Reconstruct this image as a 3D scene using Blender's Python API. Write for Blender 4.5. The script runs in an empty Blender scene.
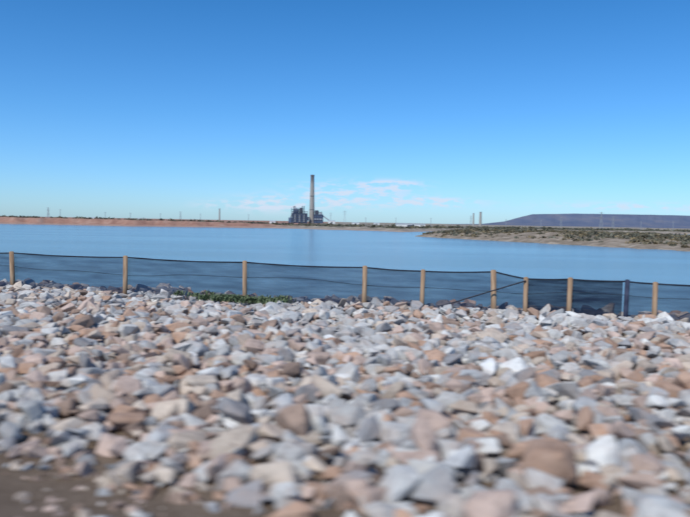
import bpy, bmesh, math, random
import numpy as np
from mathutils import Vector, Matrix, noise
random.seed(5); rng=np.random.default_rng(11)
scene=bpy.context.scene
A=math.radians(16.0); CA,SA=math.cos(A),math.sin(A)
def uv(u,v): return (u*CA+v*SA, -u*SA+v*CA)
WZ=-4.0
# ---------------------------------------------------------------- helpers
def mat(name,rough=0.9,spec=0.2):
    m=bpy.data.materials.new(name); m.use_nodes=True
    nt=m.node_tree; b=nt.nodes['Principled BSDF']
    b.inputs['Roughness'].default_value=rough
    b.inputs['Specular IOR Level'].default_value=spec
    return m,nt,b
def N(nt,t,**k):
    n=nt.nodes.new(t)
    for a,b in k.items(): setattr(n,a,b)
    return n
def ramp(nt,src,stops):
    r=N(nt,'ShaderNodeValToRGB'); e=r.color_ramp.elements
    while len(e)>1: e.remove(e[-1])
    e[0].position=stops[0][0]; e[0].color=(*stops[0][1],1)
    for p,c in stops[1:]:
        x=e.new(p); x.color=(*c,1)
    nt.links.new(src,r.inputs[0]); return r.outputs[0]
def noise_n(nt,scale,detail=6,rough=.6,vec=None):
    n=N(nt,'ShaderNodeTexNoise'); n.inputs['Scale'].default_value=scale
    n.inputs['Detail'].default_value=detail; n.inputs['Roughness'].default_value=rough
    if vec is None:
        g=N(nt,'ShaderNodeNewGeometry'); vec=g.outputs['Position']
    nt.links.new(vec,n.inputs['Vector']); return n.outputs[0]
def bump(nt,b,h,strength,dist):
    n=N(nt,'ShaderNodeBump'); n.inputs['Strength'].default_value=strength; n.inputs['Distance'].default_value=dist
    nt.links.new(h,n.inputs['Height']); nt.links.new(n.outputs[0],b.inputs['Normal']); return n
def noisy(name,c1,c2,scale,rough=.9,bs=0,bd=.02,spec=.2):
    m,nt,b=mat(name,rough,spec); f=noise_n(nt,scale)
    nt.links.new(ramp(nt,f,[(.32,c1),(.68,c2)]),b.inputs['Base Color'])
    if bs: bump(nt,b,f,bs,bd)
    return m
def obj(name,verts,faces,m=None,parent=None,smooth=False):
    me=bpy.data.meshes.new(name); me.from_pydata([tuple(v) for v in verts],[],[tuple(f) for f in faces]); me.update()
    o=bpy.data.objects.new(name,me); scene.collection.objects.link(o)
    if m: me.materials.append(m)
    if parent: o.parent=parent
    if smooth: me.polygons.foreach_set('use_smooth',[True]*len(me.polygons))
    return o
def npmesh(name,V,T,m,cols=None,smooth=False):
    me=bpy.data.meshes.new(name); nv,nf=len(V),len(T)
    me.vertices.add(nv); me.vertices.foreach_set('co',np.asarray(V,np.float32).ravel())
    me.loops.add(nf*3); me.loops.foreach_set('vertex_index',np.asarray(T,np.int32).ravel())
    me.polygons.add(nf); me.polygons.foreach_set('loop_start',np.arange(0,nf*3,3,dtype=np.int32))
    me.polygons.foreach_set('loop_total',np.full(nf,3,np.int32))
    me.update(calc_edges=True)
    me.polygons.foreach_set('use_smooth',np.full(nf,smooth))
    if cols is not None:
        a=me.attributes.new('tint','FLOAT_COLOR','POINT'); a.data.foreach_set('color',np.asarray(cols,np.float32).ravel())
    me.materials.append(m)
    o=bpy.data.objects.new(name,me); scene.collection.objects.link(o); return o
def empty(name,loc=(0,0,0)):
    e=bpy.data.objects.new(name,None); e.location=loc; scene.collection.objects.link(e); return e
def box(V,F,x0,x1,y0,y1,z0,z1):
    i=len(V); V+= [(x0,y0,z0),(x1,y0,z0),(x1,y1,z0),(x0,y1,z0),(x0,y0,z1),(x1,y0,z1),(x1,y1,z1),(x0,y1,z1)]
    F+=[(i,i+3,i+2,i+1),(i+4,i+5,i+6,i+7),(i,i+1,i+5,i+4),(i+1,i+2,i+6,i+5),(i+2,i+3,i+7,i+6),(i+3,i,i+4,i+7)]
def beam(V,F,p,q,r,n=4,r2=None):
    p=Vector(p);q=Vector(q);d=(q-p).normalized()
    up=Vector((0,0,1)) if abs(d.z)<.9 else Vector((1,0,0))
    a=d.cross(up).normalized();b=d.cross(a); i=len(V); r2=r if r2 is None else r2
    for P,R in((p,r),(q,r2)):
        for k in range(n):
            t=2*math.pi*(k+.5)/n; V.append(tuple(P+a*math.cos(t)*R+b*math.sin(t)*R))
    for k in range(n): F.append((i+k,i+(k+1)%n,i+n+(k+1)%n,i+n+k))
    F.append(tuple(i+k for k in range(n))[::-1]); F.append(tuple(i+n+k for k in range(n)))
def fbm(x,y,s,o=4,off=0):
    return noise.fractal(Vector((x*s+off,y*s,off*.37)),1.0,2.0,o)
def grid(name,pts,m,smooth=True):
    R=len(pts);C=len(pts[0]); V=[p for r in pts for p in r]
    F=[(r*C+c,r*C+c+1,(r+1)*C+c+1,(r+1)*C+c) for r in range(R-1) for c in range(C-1)]
    return obj(name,V,F,m,smooth=smooth)
def interp(x,xs,ys): return float(np.interp(x,xs,ys))

# ---------------------------------------------------------------- near ground
def gz(u,v):
    z=0.0
    if v>3.0: z=-0.12*min(1,(v-3.0)/1.2)
    if v>6: z-=.16*min(1,(v-6)/8)
    if 3.5<v<17.4: z+=0.09*fbm(u,v,.35,3)
    if v>17.2: z-= (v-17.2)*0.6
    return max(z,-7)
us=[-3000,-1000,-300,-100,-60,-40]+list(np.arange(-30,30.1,.5))+[40,60,100,300,1000,3000]
vs=[-3000,-500,-100,-30,-10,-5]+list(np.arange(-2,18.1,.4))+[20,22,25,30,40]
pts=[[(*uv(u,v),gz(u,v)) for u in us] for v in vs]
m,nt,b=mat('dirt',.95,.15)
f1=noise_n(nt,1.2); f2=noise_n(nt,22,8,.7)
mx=N(nt,'ShaderNodeMix',data_type='FLOAT'); mx.inputs[0].default_value=.6
nt.links.new(f1,mx.inputs[2]); nt.links.new(f2,mx.inputs[3])
nt.links.new(ramp(nt,mx.outputs[0],[(.3,(.08,.06,.045)),(.5,(.17,.125,.09)),(.7,(.28,.22,.17))]),b.inputs['Base Color'])
bump(nt,b,f2,.8,.03); dirt=m
grid('ground',pts,dirt)
asph=noisy('asphalt',(.04,.04,.04),(.075,.072,.07),40,.85,.4,.01)
rus=[-3000,-300,-50,0,50,300,3000]
grid('road',[[(*uv(u,v),.006) for u in rus] for v in (-6,1.7)],asph)
wp=noisy('road_paint',(.7,.7,.68),(.8,.8,.78),10,.6)
grid('road_edge_marking',[[(*uv(u,v),.011) for u in rus] for v in (1.2,1.35)],wp)

# ---------------------------------------------------------------- rocks
variants=[]
for k in range(48):
    bm=bmesh.new(); n=random.randint(10,15)
    lim=random.uniform(.55,.75)
    for i in range(n):
        p=Vector([random.gauss(0,1) for _ in range(3)]).normalized()*random.uniform(.78,1.05)
        p=Vector([max(-.82,min(.82,p.x)),max(-lim,min(lim,p.y)),max(-lim,min(lim,p.z))]); bm.verts.new(p)
    r=bmesh.ops.convex_hull(bm,input=bm.verts[:])
    bmesh.ops.delete(bm,geom=[v for v in bm.verts if not v.link_faces],context='VERTS')
    bmesh.ops.dissolve_limit(bm,angle_limit=.25,verts=bm.verts[:],edges=bm.edges[:])
    bmesh.ops.bevel(bm,geom=bm.edges[:],offset=.06,segments=1,affect='EDGES',profile=.6)
    bmesh.ops.triangulate(bm,faces=bm.faces[:])
    bmesh.ops.recalc_face_normals(bm,faces=bm.faces[:])
    bm.verts.ensure_lookup_table()
    V=np.array([v.co[:] for v in bm.verts]); T=np.array([[v.index for v in f.verts] for f in bm.faces])
    variants.append((V/np.abs(V).max(),T)); bm.free()
pal=[((.50,.49,.47),24),((.42,.425,.425),20),((.62,.61,.58),12),((.51,.43,.355),17),((.51,.39,.33),20),((.43,.28,.20),11),((.29,.21,.165),7),((.29,.285,.29),6)]
pc=np.array([p[0] for p in pal]); pw=np.array([p[1] for p in pal],float)
def rotz(a,tx,ty):
    return np.array(Matrix.Rotation(tx,3,'X')@Matrix.Rotation(ty,3,'Y')@Matrix.Rotation(a,3,'Z'))
VV=[];TT=[];CC=[];off=0
def add_rock(u,v,s,lift,flat):
    global off
    V,T=variants[rng.integers(48)]
    sc=np.array([1,rng.uniform(.62,.95),flat])*s
    R=rotz(rng.uniform(0,6.28),rng.normal(0,.34),rng.normal(0,.34))
    P=(V*sc)@R.T
    x,y=uv(u,v); P+=np.array([x,y,gz(u,v)+lift])
    w=pw.copy(); n1=fbm(u,v,.5,2,7.3); n2=(9-v)/6
    w[3:7]*=np.exp(1.0*n1+.3*n2); w[0:3]*=np.exp(-.9*n1-.2*n2)
    w/=w.sum(); c=pc[rng.choice(len(pw),p=w)]*rng.uniform(.75,1.15)
    VV.append(P);TT.append(T+off);CC.append(np.tile(np.append(np.clip(c,.03,.68),1),(len(P),1))); off+=len(P)
def edge(u): return 4.05-.22*max(-2.5,min(.6,u+1.9))+.2*fbm(u,0,.9,3)
for v in np.arange(3.5,18.6,.165):
    for u in np.arange(-19,9.5,.165):
        uu=u+rng.uniform(-.09,.09); vv=v+rng.uniform(-.09,.09); e=edge(uu)
        if vv<e+.05: continue
        if rng.random()<.1: continue
        s=rng.uniform(.07,.15)*min(1,.6+(vv-e)*.5); add_rock(uu,vv,s,rng.uniform(0,.08)*min(1,(vv-e)),rng.uniform(.5,.85))
for k in range(8000):
    uu=rng.uniform(-19,9.5); vv=rng.uniform(3.7,18.4); e=edge(uu)
    if vv<e+.1: continue
    s=float(np.clip(rng.lognormal(math.log(.15),.28),.09,.25))
    if vv<e+.8: s*=.7+.37*(vv-e)
    add_rock(uu,vv,s,(rng.uniform(.05,.16)+.1*(s-.15))*min(1,.3+(vv-e)*.5),rng.uniform(.45,.75))
for k in range(900):
    uu=rng.uniform(-12,7); vv=edge(uu)+.2-abs(rng.normal(0,.5))
    s=rng.uniform(.012,.07); add_rock(uu,vv,s,s*.2,.6)
m,nt,b=mat('rock',.92,.2)
at=N(nt,'ShaderNodeAttribute',attribute_name='tint')
f=noise_n(nt,11,8,.7); f2=noise_n(nt,3.3,4,.6)
mr=N(nt,'ShaderNodeMix',data_type='RGBA',blend_type='MULTIPLY'); mr.inputs[0].default_value=1
nt.links.new(at.outputs['Color'],mr.inputs[6]); nt.links.new(ramp(nt,f,[(.3,(.62,.6,.58)),(.48,(.97,.97,.97)),(.72,(1.17,1.16,1.13))]),mr.inputs[7])
ms=N(nt,'ShaderNodeMix',data_type='RGBA'); nt.links.new(mr.outputs[2],ms.inputs[6]); ms.inputs[7].default_value=(.44,.32,.25,1)
nt.links.new(ramp(nt,f2,[(.46,(0,0,0)),(.7,(.55,.55,.55))]),ms.inputs[0])
nt.links.new(ms.outputs[2],b.inputs['Base Color']); bump(nt,b,f,.6,.03)
npmesh('rocks',np.concatenate(VV),np.concatenate(TT),m,np.concatenate(CC))

# ---------------------------------------------------------------- weeds
m,nt,b=mat('weed_leaf',.7,.3)
nt.links.new(ramp(nt,noise_n(nt,8),[(.3,(.06,.11,.05)),(.7,(.17,.20,.10))]),b.inputs['Base Color'])
V=[];F=[]
for c in range(46):
    cu=-7.45+random.gauss(0,.7); cv=15.7+random.gauss(0,.2); cz=gz(cu,cv)+.2
    for k in range(34):
        a=random.uniform(0,6.28); L=random.uniform(.06,.17); x,y=uv(cu+random.gauss(0,.09),cv+random.gauss(0,.09))
        dx,dy=math.cos(a),math.sin(a); i=len(V); w=.014
        V+=[(x-dy*w,y+dx*w,cz),(x+dy*w,y-dx*w,cz),(x+dx*L*.4+dy*w,y+dy*L*.4-dx*w,cz+L*.7),(x+dx*L*.4-dy*w,y+dy*L*.4+dx*w,cz+L*.7),(x+dx*L*.9,y+dy*L*.9,cz+L*.8)]
        F+=[(i,i+1,i+2,i+3),(i+3,i+2,i+4)]
obj('weeds',V,F,m)

# ---------------------------------------------------------------- fence
fence=empty('fence')
wood,nt,b=mat('post_wood',.85,.2)
tc=N(nt,'ShaderNodeTexCoord'); mp=N(nt,'ShaderNodeMapping'); mp.inputs['Scale'].default_value=(14,14,1.5)
nt.links.new(tc.outputs['Object'],mp.inputs[0]); f=noise_n(nt,1.5,6,.6,mp.outputs[0])
nt.links.new(ramp(nt,f,[(.3,(.20,.125,.075)),(.55,(.36,.24,.15)),(.75,(.48,.36,.25))]),b.inputs['Base Color']); bump(nt,b,f,.4,.01)
dwood=noisy('dark_post_paint',(.02,.025,.05),(.05,.06,.1),6,.7)
FV=16.2
posts=[(-25.6,.85,0),(-21.9,.82,0),(-18.3,.86,0),(-14.69,.88,0),(-10.93,.87,0),(-7.35,.85,0),(-4.13,.83,0),(-2.69,.79,0),(-.99,.84,0),(-.27,.70,0),(.695,.73,0),(1.90,.73,1),(2.49,.70,0),(5.6,.75,0),(9.0,.8,0),(12.4,.8,0)]
for i,(u,h,dk) in enumerate(posts):
    bm=bmesh.new(); r=.06*random.uniform(.88,1.1)
    bmesh.ops.create_cone(bm,cap_ends=True,segments=14,radius1=r*1.05,radius2=r*.95,depth=h+.8)
    bmesh.ops.bevel(bm,geom=[e for e in bm.edges if all(v.co.z>0 for v in e.verts)],offset=.012,segments=2,affect='EDGES')
    me=bpy.data.meshes.new('post'); bm.to_mesh(me); bm.free(); me.materials.append(dwood if dk else wood)
    for p in me.polygons: p.use_smooth=len(p.vertices)==4
    o=bpy.data.objects.new('post_%d'%(i+1),me); o.parent=fence; scene.collection.objects.link(o)
    x,y=uv(u,FV); o.location=(x,y,(h-.8)/2); o.rotation_euler=(random.gauss(0,.02),random.gauss(0,.025),random.uniform(0,6))
wire=noisy('cable_dark',(.012,.015,.025),(.03,.035,.05),5,.6)
def cloth_mat(name,cover,col):
    m,nt,b=mat(name,.8,.2); b.inputs['Base Color'].default_value=(*col,1)
    g=N(nt,'ShaderNodeNewGeometry'); mp=N(nt,'ShaderNodeMapping'); mp.inputs['Scale'].default_value=(.5,.5,5); nt.links.new(g.outputs['Position'],mp.inputs[0])
    f=noise_n(nt,1.6,5,.65,mp.outputs[0])
    c=N(nt,'ShaderNodeMath',operation='MULTIPLY_ADD'); c.inputs[1].default_value=.9; c.inputs[2].default_value=cover-.45; nt.links.new(f,c.inputs[0]); c.use_clamp=True
    nt.links.new(c.outputs[0],b.inputs['Alpha']); return m
cl=cloth_mat('mesh_cloth',.57,(.016,.032,.075)); cl2=cloth_mat('mesh_cloth_double',.85,(.010,.020,.045))
def topz(u):
    k=max(i for i in range(len(posts)) if posts[i][0]<=u+1e-6) if u>=posts[0][0] else 0
    k=min(k,len(posts)-2); u0,h0,_=posts[k]; u1,h1,_=posts[k+1]; t=(u-u0)/(u1-u0)
    return (h0+(h1-h0)*t)-.06-.035*math.sin(math.pi*t)*min(1,(u1-u0)/3)
def strip(name,u0,u1,v,m,z0,dz=0):
    U=np.arange(u0,u1+.01,.1); rows=[]
    for k in range(7):
        t=k/6; rows.append([(*uv(u,v+.03*fbm(u,t*3,.8,2,3)),z0+(topz(min(u,12.3))+dz-z0)*t) for u in U])
    o=grid(name,rows,m); o.parent=fence
strip('mesh_panel_left',-25.6,-.27,FV+.09,cl,-.3)
strip('mesh_panel_mid',-.27,1.9,FV+.09,cl2,-.3,.02)
strip('mesh_panel_right',1.9,12.3,FV+.09,cl,-.3)
V=[];F=[]
U=np.arange(-25.6,12.2,.15)
for a,c in zip(U[:-1],U[1:]):
    beam(V,F,(*uv(a,FV+.075),topz(a)+.01),(*uv(c,FV+.075),topz(c)+.01),.018,5)
    g=lambda q: topz(q)*.5+.05*math.sin(q*.7)+.03*math.sin(q*1.9)
    beam(V,F,(*uv(a,FV+.075),g(a)),(*uv(c,FV+.075),g(c)),.007,4)
beam(V,F,(*uv(-.27,FV-.07),.62),(*uv(-2.0,FV-.25),.02),.016,5)
obj('cables',V,F,wire,fence)

# ---------------------------------------------------------------- water
m,nt,b=mat('water',.17,.5); b.inputs['IOR'].default_value=1.333
b.inputs['Base Color'].default_value=(.15,.24,.28,1)
g=N(nt,'ShaderNodeNewGeometry'); mp=N(nt,'ShaderNodeMapping'); mp.inputs['Scale'].default_value=(.6,1.0,1); nt.links.new(g.outputs['Position'],mp.inputs[0])
f=noise_n(nt,1.5,6,.65,mp.outputs[0]); bn=bump(nt,b,f,.4,.2)
mp2=N(nt,'ShaderNodeMapping'); mp2.inputs['Scale'].default_value=(.25,1.0,1); mp2.inputs['Rotation'].default_value=(0,0,.12); nt.links.new(g.outputs['Position'],mp2.inputs[0])
f2=noise_n(nt,.035,4,.6,mp2.outputs[0]); mr=N(nt,'ShaderNodeMapRange'); mr.inputs[1].default_value=.35; mr.inputs[2].default_value=.65; mr.inputs[3].default_value=.18; mr.inputs[4].default_value=.65
nt.links.new(f2,mr.inputs[0]); nt.links.new(mr.outputs[0],bn.inputs['Strength'])
obj('water',[(-6000,5,WZ),(6000,5,WZ),(6000,9000,WZ),(-6000,9000,WZ)],[(0,1,2,3)],m)
seabed=noisy('seabed',(.12,.1,.07),(.2,.17,.12),.05)
obj('seabed',[(-40000,-40000,-8),(40000,-40000,-8),(40000,40000,-8),(-40000,40000,-8)],[(0,1,2,3)],seabed)

# ---------------------------------------------------------------- far shore
def shoreD(t): return interp(t,[-1.3,-.51,-.3,-.11,.03,.08,.11,.2,1.3],[520,520,500,540,480,445,470,600,700])+14*fbm(t*30,0,1,4,2)
def crest(t): return interp(t,[-1.3,-.51,-.35,-.2,-.11,-.08,1.3],[1.3,1.2,.8,.1,-.9,-1.9,-2.0])
ts=np.arange(-1.3,1.301,.004)
prof=[(-30,-6.5,0),(0,-4.05,0),(4,-3.6,0),(10,-3.3,0),(16,-3.0,.15),(22,-1,.8),(28,0,1),(45,0,1),(60,0,.9),(90,-2.6,.2),(200,-2.4,0),(600,-2.2,0),(1500,-2,0),(3500,-2,0),(9000,-2,0),(30000,-2,0)]
pts=[]
for dd,z,w in prof:
    row=[]
    for t in ts:
        y=shoreD(t)+dd; c=crest(t)
        zz=z*(1-w)+(c*w if w else 0) if w<1 else c
        zz+=.5*w*fbm(t*60,dd*.02,1,4,5)+(.25*fbm(t*90,dd*.05,1,3,9) if 0<dd<700 else 0)
        row.append((t*y,y,zz))
    pts.append(row)
m,nt,b=mat('far_earth',.95,.1)
g=N(nt,'ShaderNodeNewGeometry'); sp=N(nt,'ShaderNodeSeparateXYZ'); nt.links.new(g.outputs['Position'],sp.inputs[0])
mrg=N(nt,'ShaderNodeMapRange'); mrg.inputs[1].default_value=-75; mrg.inputs[2].default_value=-30; nt.links.new(sp.outputs[0],mrg.inputs[0])
f=noise_n(nt,.12,6,.6)
red=ramp(nt,f,[(.3,(.24,.13,.10)),(.55,(.34,.20,.15)),(.7,(.38,.26,.21))]); tan=ramp(nt,f,[(.3,(.16,.14,.11)),(.5,(.28,.24,.19)),(.7,(.38,.34,.28))])
mm=N(nt,'ShaderNodeMix',data_type='RGBA'); nt.links.new(mrg.outputs[0],mm.inputs[0]); nt.links.new(red,mm.inputs[6]); nt.links.new(tan,mm.inputs[7])
mz=N(nt,'ShaderNodeMapRange'); mz.inputs[1].default_value=-3.6; mz.inputs[2].default_value=-2.9; mz.inputs[3].default_value=.6; mz.inputs[4].default_value=0; nt.links.new(sp.outputs[2],mz.inputs[0])
m2=N(nt,'ShaderNodeMix',data_type='RGBA'); nt.links.new(mz.outputs[0],m2.inputs[0]); nt.links.new(mm.outputs[2],m2.inputs[6]); m2.inputs[7].default_value=(.36,.28,.24,1)
nt.links.new(m2.outputs[2],b.inputs['Base Color'])
grid('far_shore',pts,m)

# ---------------------------------------------------------------- spit
def spn(t): return interp(t,[.10,.115,.229,.377,.51,.8,1.3],[302,296,238,196,168,140,110])+5*fbm(t*40,1,1,4,4)
def spw(t): return interp(t,[.10,.12,.16,.25,1.3],[2,30,90,120,150])
def spz(t): return interp(t,[.10,.12,.16,.2,.3,.4,.51,1.3],[-4.2,-3.0,-1.7,-.9,-.7,-1.1,-1.6,-1.7])
def spit_h(t,s):
    y=spn(t)+s*spw(t); k=min(1,s/.28)**.8*min(1,(1-s)/.15)
    return t*y,y,-4.4+(spz(t)+4.4)*k+.55*k*fbm(t*y*.06,y*.06,1,4,11)
ts2=np.arange(.10,1.3,.003)
pts=[[spit_h(t,s) for t in ts2] for s in np.linspace(0,1,26)]
m,nt,b=mat('spit_sand',.95,.1); f=noise_n(nt,.25,6,.6)
nt.links.new(ramp(nt,f,[(.3,(.15,.125,.09)),(.5,(.26,.21,.16)),(.72,(.40,.34,.27))]),b.inputs['Base Color'])
grid('sand_spit',pts,m)
def bushes(name,items,m,leaves=46):
    n=len(items); it=np.array(items); k=leaves
    C=np.repeat(it,k,axis=0)
    d=rng.normal(size=(n*k,3)); d/=np.linalg.norm(d,axis=1)[:,None]; d*=rng.uniform(.35,1.05,(n*k,1))
    d[:,2]=np.abs(d[:,2])
    P=C[:,:3]+d*np.stack([C[:,3],C[:,3],C[:,4]],1)
    ls=(C[:,3]*.26)[:,None]
    V=np.stack([P+rng.normal(size=P.shape)*ls for _ in range(3)],1).reshape(-1,3)
    bt=rng.uniform(.6,1.5,n); wm=rng.uniform(0,1,n)**1.5
    bc=np.stack([bt*(1+.75*wm),bt*(1+.35*wm),bt],1)
    cc=np.repeat(bc,k,axis=0)*rng.uniform(.75,1.25,n*k)[:,None]
    cols=np.concatenate([np.repeat(cc,3,axis=0),np.ones((n*k*3,1))],1)
    return npmesh(name,V,np.arange(len(V)).reshape(-1,3),m,cols)
def leafmat(name,c):
    m,nt,b=mat(name,.8,.15); at=N(nt,'ShaderNodeAttribute',attribute_name='tint')
    mr=N(nt,'ShaderNodeMix',data_type='RGBA',blend_type='MULTIPLY'); mr.inputs[0].default_value=1; mr.inputs[6].default_value=(*c,1)
    nt.links.new(at.outputs['Color'],mr.inputs[7]); nt.links.new(mr.outputs[2],b.inputs['Base Color']); return m
lm=leafmat('saltbush_leaf',(.125,.125,.095)); lm2=leafmat('far_scrub_leaf',(.09,.1,.08))
items=[]
for k in range(7600):
    t=random.uniform(.118,1.0); s=random.uniform(.09,.95)
    if s<.22 and random.random()<.6: continue
    x,y,z=spit_h(t,s)
    if fbm(x,y,.05,3,21)<-.2 and random.random()<.75: continue
    r=random.uniform(.45,1.5); items.append((x,y,z-.1,r,r*random.uniform(.35,.55)))
bushes('saltbush_scrub',items,lm,34)
items=[]
for k in range(3600):
    t=random.uniform(-.75,.95); dd=random.choice([random.uniform(26,60),random.uniform(90,500)])
    if t<-.11 and dd<60 and random.random()<.45: continue
    if -.1<t<.12 and random.random()<.35: continue
    y=shoreD(t)+dd; z=(crest(t) if dd<62 else -2.6)
    r=random.uniform(.8,2.4)*(1 if dd<62 else 1.5); items.append((t*y,y,z-.2,r,r*random.uniform(.4,.8)))
bushes('shoreline_scrub',items,lm2,30)

# ---------------------------------------------------------------- mesa
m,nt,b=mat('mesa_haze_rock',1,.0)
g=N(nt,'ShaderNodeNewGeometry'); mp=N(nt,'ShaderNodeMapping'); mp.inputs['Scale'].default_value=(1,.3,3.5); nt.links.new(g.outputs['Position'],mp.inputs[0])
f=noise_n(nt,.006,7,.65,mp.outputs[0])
nt.links.new(ramp(nt,f,[(.34,(.10,.13,.20)),(.5,(.125,.15,.215)),(.66,(.165,.175,.22))]),b.inputs['Base Color'])  # blue-purple distance haze painted into the rock's base colour
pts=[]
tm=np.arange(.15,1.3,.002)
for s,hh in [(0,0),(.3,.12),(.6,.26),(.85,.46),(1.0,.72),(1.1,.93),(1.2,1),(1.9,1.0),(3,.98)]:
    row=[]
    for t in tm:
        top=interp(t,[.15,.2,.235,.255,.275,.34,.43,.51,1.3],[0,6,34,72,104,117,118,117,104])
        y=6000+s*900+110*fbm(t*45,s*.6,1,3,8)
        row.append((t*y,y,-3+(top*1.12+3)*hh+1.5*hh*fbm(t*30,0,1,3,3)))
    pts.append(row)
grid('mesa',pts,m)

# ---------------------------------------------------------------- power station (1500 m away)
D=1500.; PX=D/677.; bx=(304-345)*PX
ps=empty('power_station',(bx,D,-2.5))
blue=noisy('blue_cladding',(.07,.11,.19),(.11,.16,.25),.2,.6)
dark=noisy('steel_dark',(.05,.06,.085),(.08,.09,.12),.3,.6)
pale=noisy('pale_cladding',(.32,.36,.40),(.42,.46,.50),.2,.6)
conc,nt,b=mat('chimney_concrete',.9,.1); g=N(nt,'ShaderNodeTexCoord'); sp=N(nt,'ShaderNodeSeparateXYZ'); nt.links.new(g.outputs['Object'],sp.inputs[0])
mg=N(nt,'ShaderNodeMapRange'); mg.inputs[2].default_value=108; nt.links.new(sp.outputs[2],mg.inputs[0])
nt.links.new(ramp(nt,mg.outputs[0],[(0,(.36,.34,.31)),(.8,(.32,.31,.29)),(.9,(.17,.17,.18)),(1,(.13,.13,.14))]),b.inputs['Base Color'])
V=[];F=[]; box(V,F,-28,5,0,30,0,22); box(V,F,-26,-14,2,26,22,31); box(V,F,20,40,2,30,0,20); box(V,F,-36,-28,4,20,0,12)
obj('boiler_house_walls',V,F,blue,ps)
V=[];F=[]
for x in (-29,-24,-19,-14,-9,-4,1,6): box(V,F,x-.5,x+.5,-3,-2,0,34 if x<-8 else 27)
for z in (5,10,15,20,25,30): box(V,F,-29.5,(6.5 if z<26 else -8),-3.4,-3.05,z,z+.9)
for x in (19,25,31,37): box(V,F,x-.4,x+.4,-2,-1.2,0,27)
for z in (6,12,18,24): box(V,F,18.6,38,-2.4,-2.05,z,z+.8)
for x in (-25,-22,-6,-2): beam(V,F,(x,8,22),(x,8,38),.9,8)
box(V,F,-12,-5,3,20,22,34); box(V,F,22,30,6,20,20,29)
obj('steel_frame',V,F,dark,ps)
V=[];F=[]
for x in (-21.5,-11.5,-1.5): box(V,F,x-1.6,x+1.6,-1.2,-.2,3,19)
box(V,F,-24,-17,5,18,31,33.5); box(V,F,32,38,4,18,20.0,25); box(V,F,5.2,11,6,14,6,14); box(V,F,20,40,1.2,1.9,8,11)
beam(V,F,(-36,10,5),(-24,10,30),1.2,6); beam(V,F,(40,10,17),(62,14,2),1.2,6)
obj('ducts_and_conveyor',V,F,pale,ps)
V=[];F=[]; n=24; prof=[(0,6.6),(20,5.9),(50,5.0),(80,4.4),(104,4.0),(105,4.4),(108,4.4),(108,3.4),(104,3.2)]
for z,r in prof:
    for k in range(n):
        a=2*math.pi*k/n; V.append((15+r*math.cos(a),18+r*math.sin(a),z))
for j in range(len(prof)-1):
    for k in range(n): F.append((j*n+k,j*n+(k+1)%n,(j+1)*n+(k+1)%n,(j+1)*n+k))
obj('chimney',V,F,conc,ps)
V=[];F=[]
for z in (30,60,90): 
    i=len(V); 
    for zz in(z,z+1.2):
        for k in range(n): a=2*math.pi*k/n; V.append((15+6.4*math.cos(a)*(1-z/260),18+6.4*math.sin(a)*(1-z/260),zz))
    for k in range(n): F.append((i+k,i+(k+1)%n,i+n+(k+1)%n,i+n+k))
obj('chimney_platforms',V,F,dark,ps)

white=noisy('white_paint',(.6,.6,.58),(.75,.75,.72),.5,.6)
def shed(px,d,w,h,m=white):
    e=empty('storage_shed',((px-345)/677*d,d,-2.6)); V=[];F=[]; box(V,F,-w/2,w/2,0,w*.4,0,h)
    obj('walls',V,F,m,e)
    V=[(-w/2-.2,-.3,h),(w/2+.2,-.3,h),(w/2+.2,w*.2,h*1.25),(-w/2-.2,w*.2,h*1.25),(-w/2-.2,w*.4+.3,h),(w/2+.2,w*.4+.3,h)]
    obj('roof',V,[(0,1,2,3),(3,2,5,4),(0,3,4),(1,5,2)],pale,e)
    V=[];F=[]; box(V,F,-w*.12,w*.12,-.12,-.02,0,h*.7); obj('door',V,F,dark,e)
for a in [(272,900,8,4),(355,1100,12,3.5),(376,1150,10,3.5),(410,800,34,3.2),(331,1400,14,6),(140,1200,12,4),(92,1100,8,4)]: shed(*a)

steel=noisy('galvanised_steel',(.25,.28,.31),(.34,.37,.4),1,.5)
def pylon(px,d,h):
    e=empty('transmission_tower',((px-345)/677*d,d,-2.6)); V=[];F=[]; w=h*.1; r=h*.007
    L=[(0,w),(.3,w*.65),(.6,w*.35),(.8,w*.2),(1,w*.1)]
    for (a,wa),(c,wc) in zip(L[:-1],L[1:]):
        cs=[(-1,-1),(1,-1),(1,1),(-1,1)]
        for i in range(4):
            p,q=cs[i],cs[(i+1)%4]
            beam(V,F,(p[0]*wa,p[1]*wa,a*h),(p[0]*wc,p[1]*wc,c*h),r)
            beam(V,F,(p[0]*wa,p[1]*wa,a*h),(q[0]*wc,q[1]*wc,c*h),r*.6)
            beam(V,F,(q[0]*wa,q[1]*wa,a*h),(p[0]*wc,p[1]*wc,c*h),r*.6)
    obj('lattice',V,F,steel,e); V=[];F=[]
    for z in (.72,.84,.95): beam(V,F,(-h*.16,0,z*h),(h*.16,0,z*h),r*1.1)
    obj('crossarms',V,F,steel,e)
for a in [(344,1400,28),(600,1100,28),(612,1400,26),(48,1100,20),(330,1900,30),(180,1500,22),(470,1700,26),(560,2000,30)]: pylon(*a)
def pole(px,d,h):
    e=empty('power_pole',((px-345)/677*d,d,-2.6)); V=[];F=[]; beam(V,F,(0,0,0),(0,0,h),.3,6,.22); obj('shaft',V,F,steel,e)
    V=[];F=[]; beam(V,F,(-1.6,0,h-1),(1.6,0,h-1),.14); obj('crossarm',V,F,steel,e)
for a in [(60,800,14),(105,850,12),(130,900,12),(160,900,12),(200,950,13),(248,950,13),(365,900,11),(395,950,12),(430,900,12),(505,900,12),(540,900,12),(640,800,12),(672,800,12)]: pole(*a)
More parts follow.
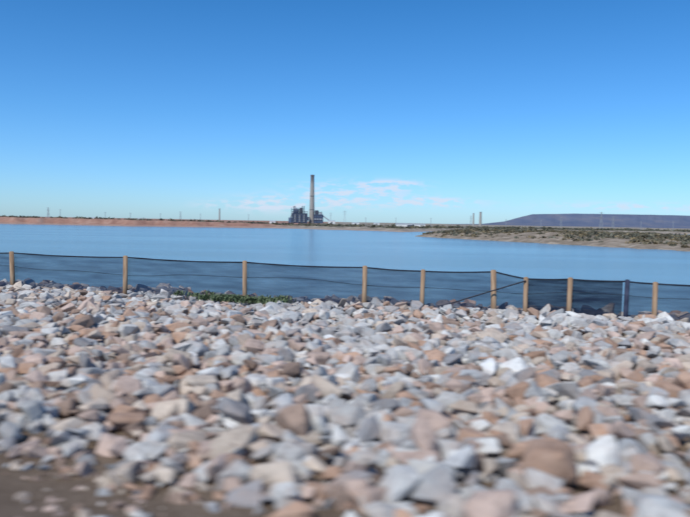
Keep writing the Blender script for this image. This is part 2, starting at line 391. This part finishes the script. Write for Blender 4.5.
def stack(px,d,h,r):
    e=empty('chimney_stack',((px-345)/677*d,d,-2.6)); V=[];F=[]; beam(V,F,(0,0,0),(0,0,h),r,14,r*.75); obj('shaft',V,F,conc,e)
    V=[];F=[]; beam(V,F,(0,0,h),(0,0,h+1.2),r*.9,14); obj('rim',V,F,pale,e)
stack(472.5,1500,28,2.0); stack(479.5,1500,31,3.2)
stack(219,1300,25,1.6)

# ---------------------------------------------------------------- light and sky
EL,AZ=math.radians(50),math.radians(212)   # azimuth clockwise from +Y
w=bpy.data.worlds.new('World'); scene.world=w; w.use_nodes=True; nt=w.node_tree
bg=nt.nodes['Background']; sky=N(nt,'ShaderNodeTexSky'); sky.sky_type='NISHITA'; sky.sun_disc=False
sky.sun_elevation=EL; sky.sun_rotation=AZ; sky.air_density=1.0; sky.dust_density=.3; sky.ozone_density=2.5; sky.altitude=0
tc=N(nt,'ShaderNodeTexCoord'); sp=N(nt,'ShaderNodeSeparateXYZ'); nt.links.new(tc.outputs['Generated'],sp.inputs[0])
def M(op,a,b=None,c=None,clamp=False):
    n=N(nt,'ShaderNodeMath',operation=op); n.use_clamp=clamp
    for i,x in enumerate((a,b,c)):
        if x is None: continue
        if isinstance(x,(int,float)): n.inputs[i].default_value=x
        else: nt.links.new(x,n.inputs[i])
    return n.outputs[0]
az=M('DIVIDE',sp.outputs[0],sp.outputs[1]); el=M('DIVIDE',sp.outputs[2],sp.outputs[1])
tot=None
for cx,cy,rx,ry,st in [(272,204,34,7,1.5),(350,192,46,8,1.6),(392,185,24,4,2.0),(425,202,42,4,2.0),(330,203,56,6,1.0),(640,207,80,4,.9),(220,205,25,4,.7)]:
    hz=222+.0175*(cx-345)
    dx=M('MULTIPLY',M('SUBTRACT',az,(cx-345)/677),677/rx); dy=M('MULTIPLY',M('SUBTRACT',el,(hz-cy)/677),677/ry)
    r2=M('ADD',M('MULTIPLY',dx,dx),M('MULTIPLY',dy,dy)); gsn=M('MULTIPLY',M('EXPONENT',M('MULTIPLY',r2,-1.0)),st)
    tot=gsn if tot is None else M('ADD',tot,gsn)
cv=N(nt,'ShaderNodeCombineXYZ'); nt.links.new(M('MULTIPLY',az,46),cv.inputs[0]); nt.links.new(M('MULTIPLY',el,150),cv.inputs[1]); cv.inputs[2].default_value=3.7
cn=noise_n(nt,1.0,6,.55,cv.outputs[0])
cm=M('MULTIPLY',M('MULTIPLY_ADD',cn,8,-3.5,clamp=True),M('MINIMUM',tot,1.0)); cm=M('MULTIPLY',cm,.85,clamp=True)
tint=N(nt,'ShaderNodeMix',data_type='RGBA',blend_type='MULTIPLY'); tint.inputs[0].default_value=1
nt.links.new(sky.outputs[0],tint.inputs[6])
trc=ramp(nt,sp.outputs[2],[(0,(.56,.87,1.34)),(.06,(.48,.83,1.29)),(.15,(.37,.78,1.21)),(.33,(.21,.67,1.07)),(.6,(.38,.78,1.1))])
nt.links.new(trc,tint.inputs[7])
mc=N(nt,'ShaderNodeMix',data_type='RGBA'); nt.links.new(cm,mc.inputs[0]); nt.links.new(tint.outputs[2],mc.inputs[6]); mc.inputs[7].default_value=(5.6,6.3,7.6,1)
nt.links.new(mc.outputs[2],bg.inputs[0]); bg.inputs[1].default_value=.12
sd=bpy.data.lights.new('sun','SUN'); sd.energy=3.7; sd.angle=math.radians(.6); sd.color=(1,.955,.88)
so=bpy.data.objects.new('sun',sd); scene.collection.objects.link(so)
d=Vector((math.sin(AZ)*math.cos(EL),math.cos(AZ)*math.cos(EL),math.sin(EL)))
so.rotation_euler=d.to_track_quat('Z','Y').to_euler()

# ---------------------------------------------------------------- camera
cd=bpy.data.cameras.new('camera'); co=bpy.data.objects.new('camera',cd); scene.collection.objects.link(co)
cd.sensor_width=36; cd.lens=36*677/690; cd.clip_start=.1; cd.clip_end=60000
pitch=math.atan(36.5/677)
co.matrix_world=Matrix.Translation((0,0,1.9))@Matrix.Rotation(math.pi/2-pitch,4,'X')@Matrix.Rotation(math.radians(1.0),4,'Z')
cd.dof.use_dof=True; cd.dof.focus_distance=32; cd.dof.aperture_ratio=.4; cd.dof.aperture_fstop=(cd.lens/1000)/(.1*.4)
scene.camera=co
scene.view_settings.view_transform='Standard'; scene.view_settings.look='None'; scene.view_settings.exposure=0
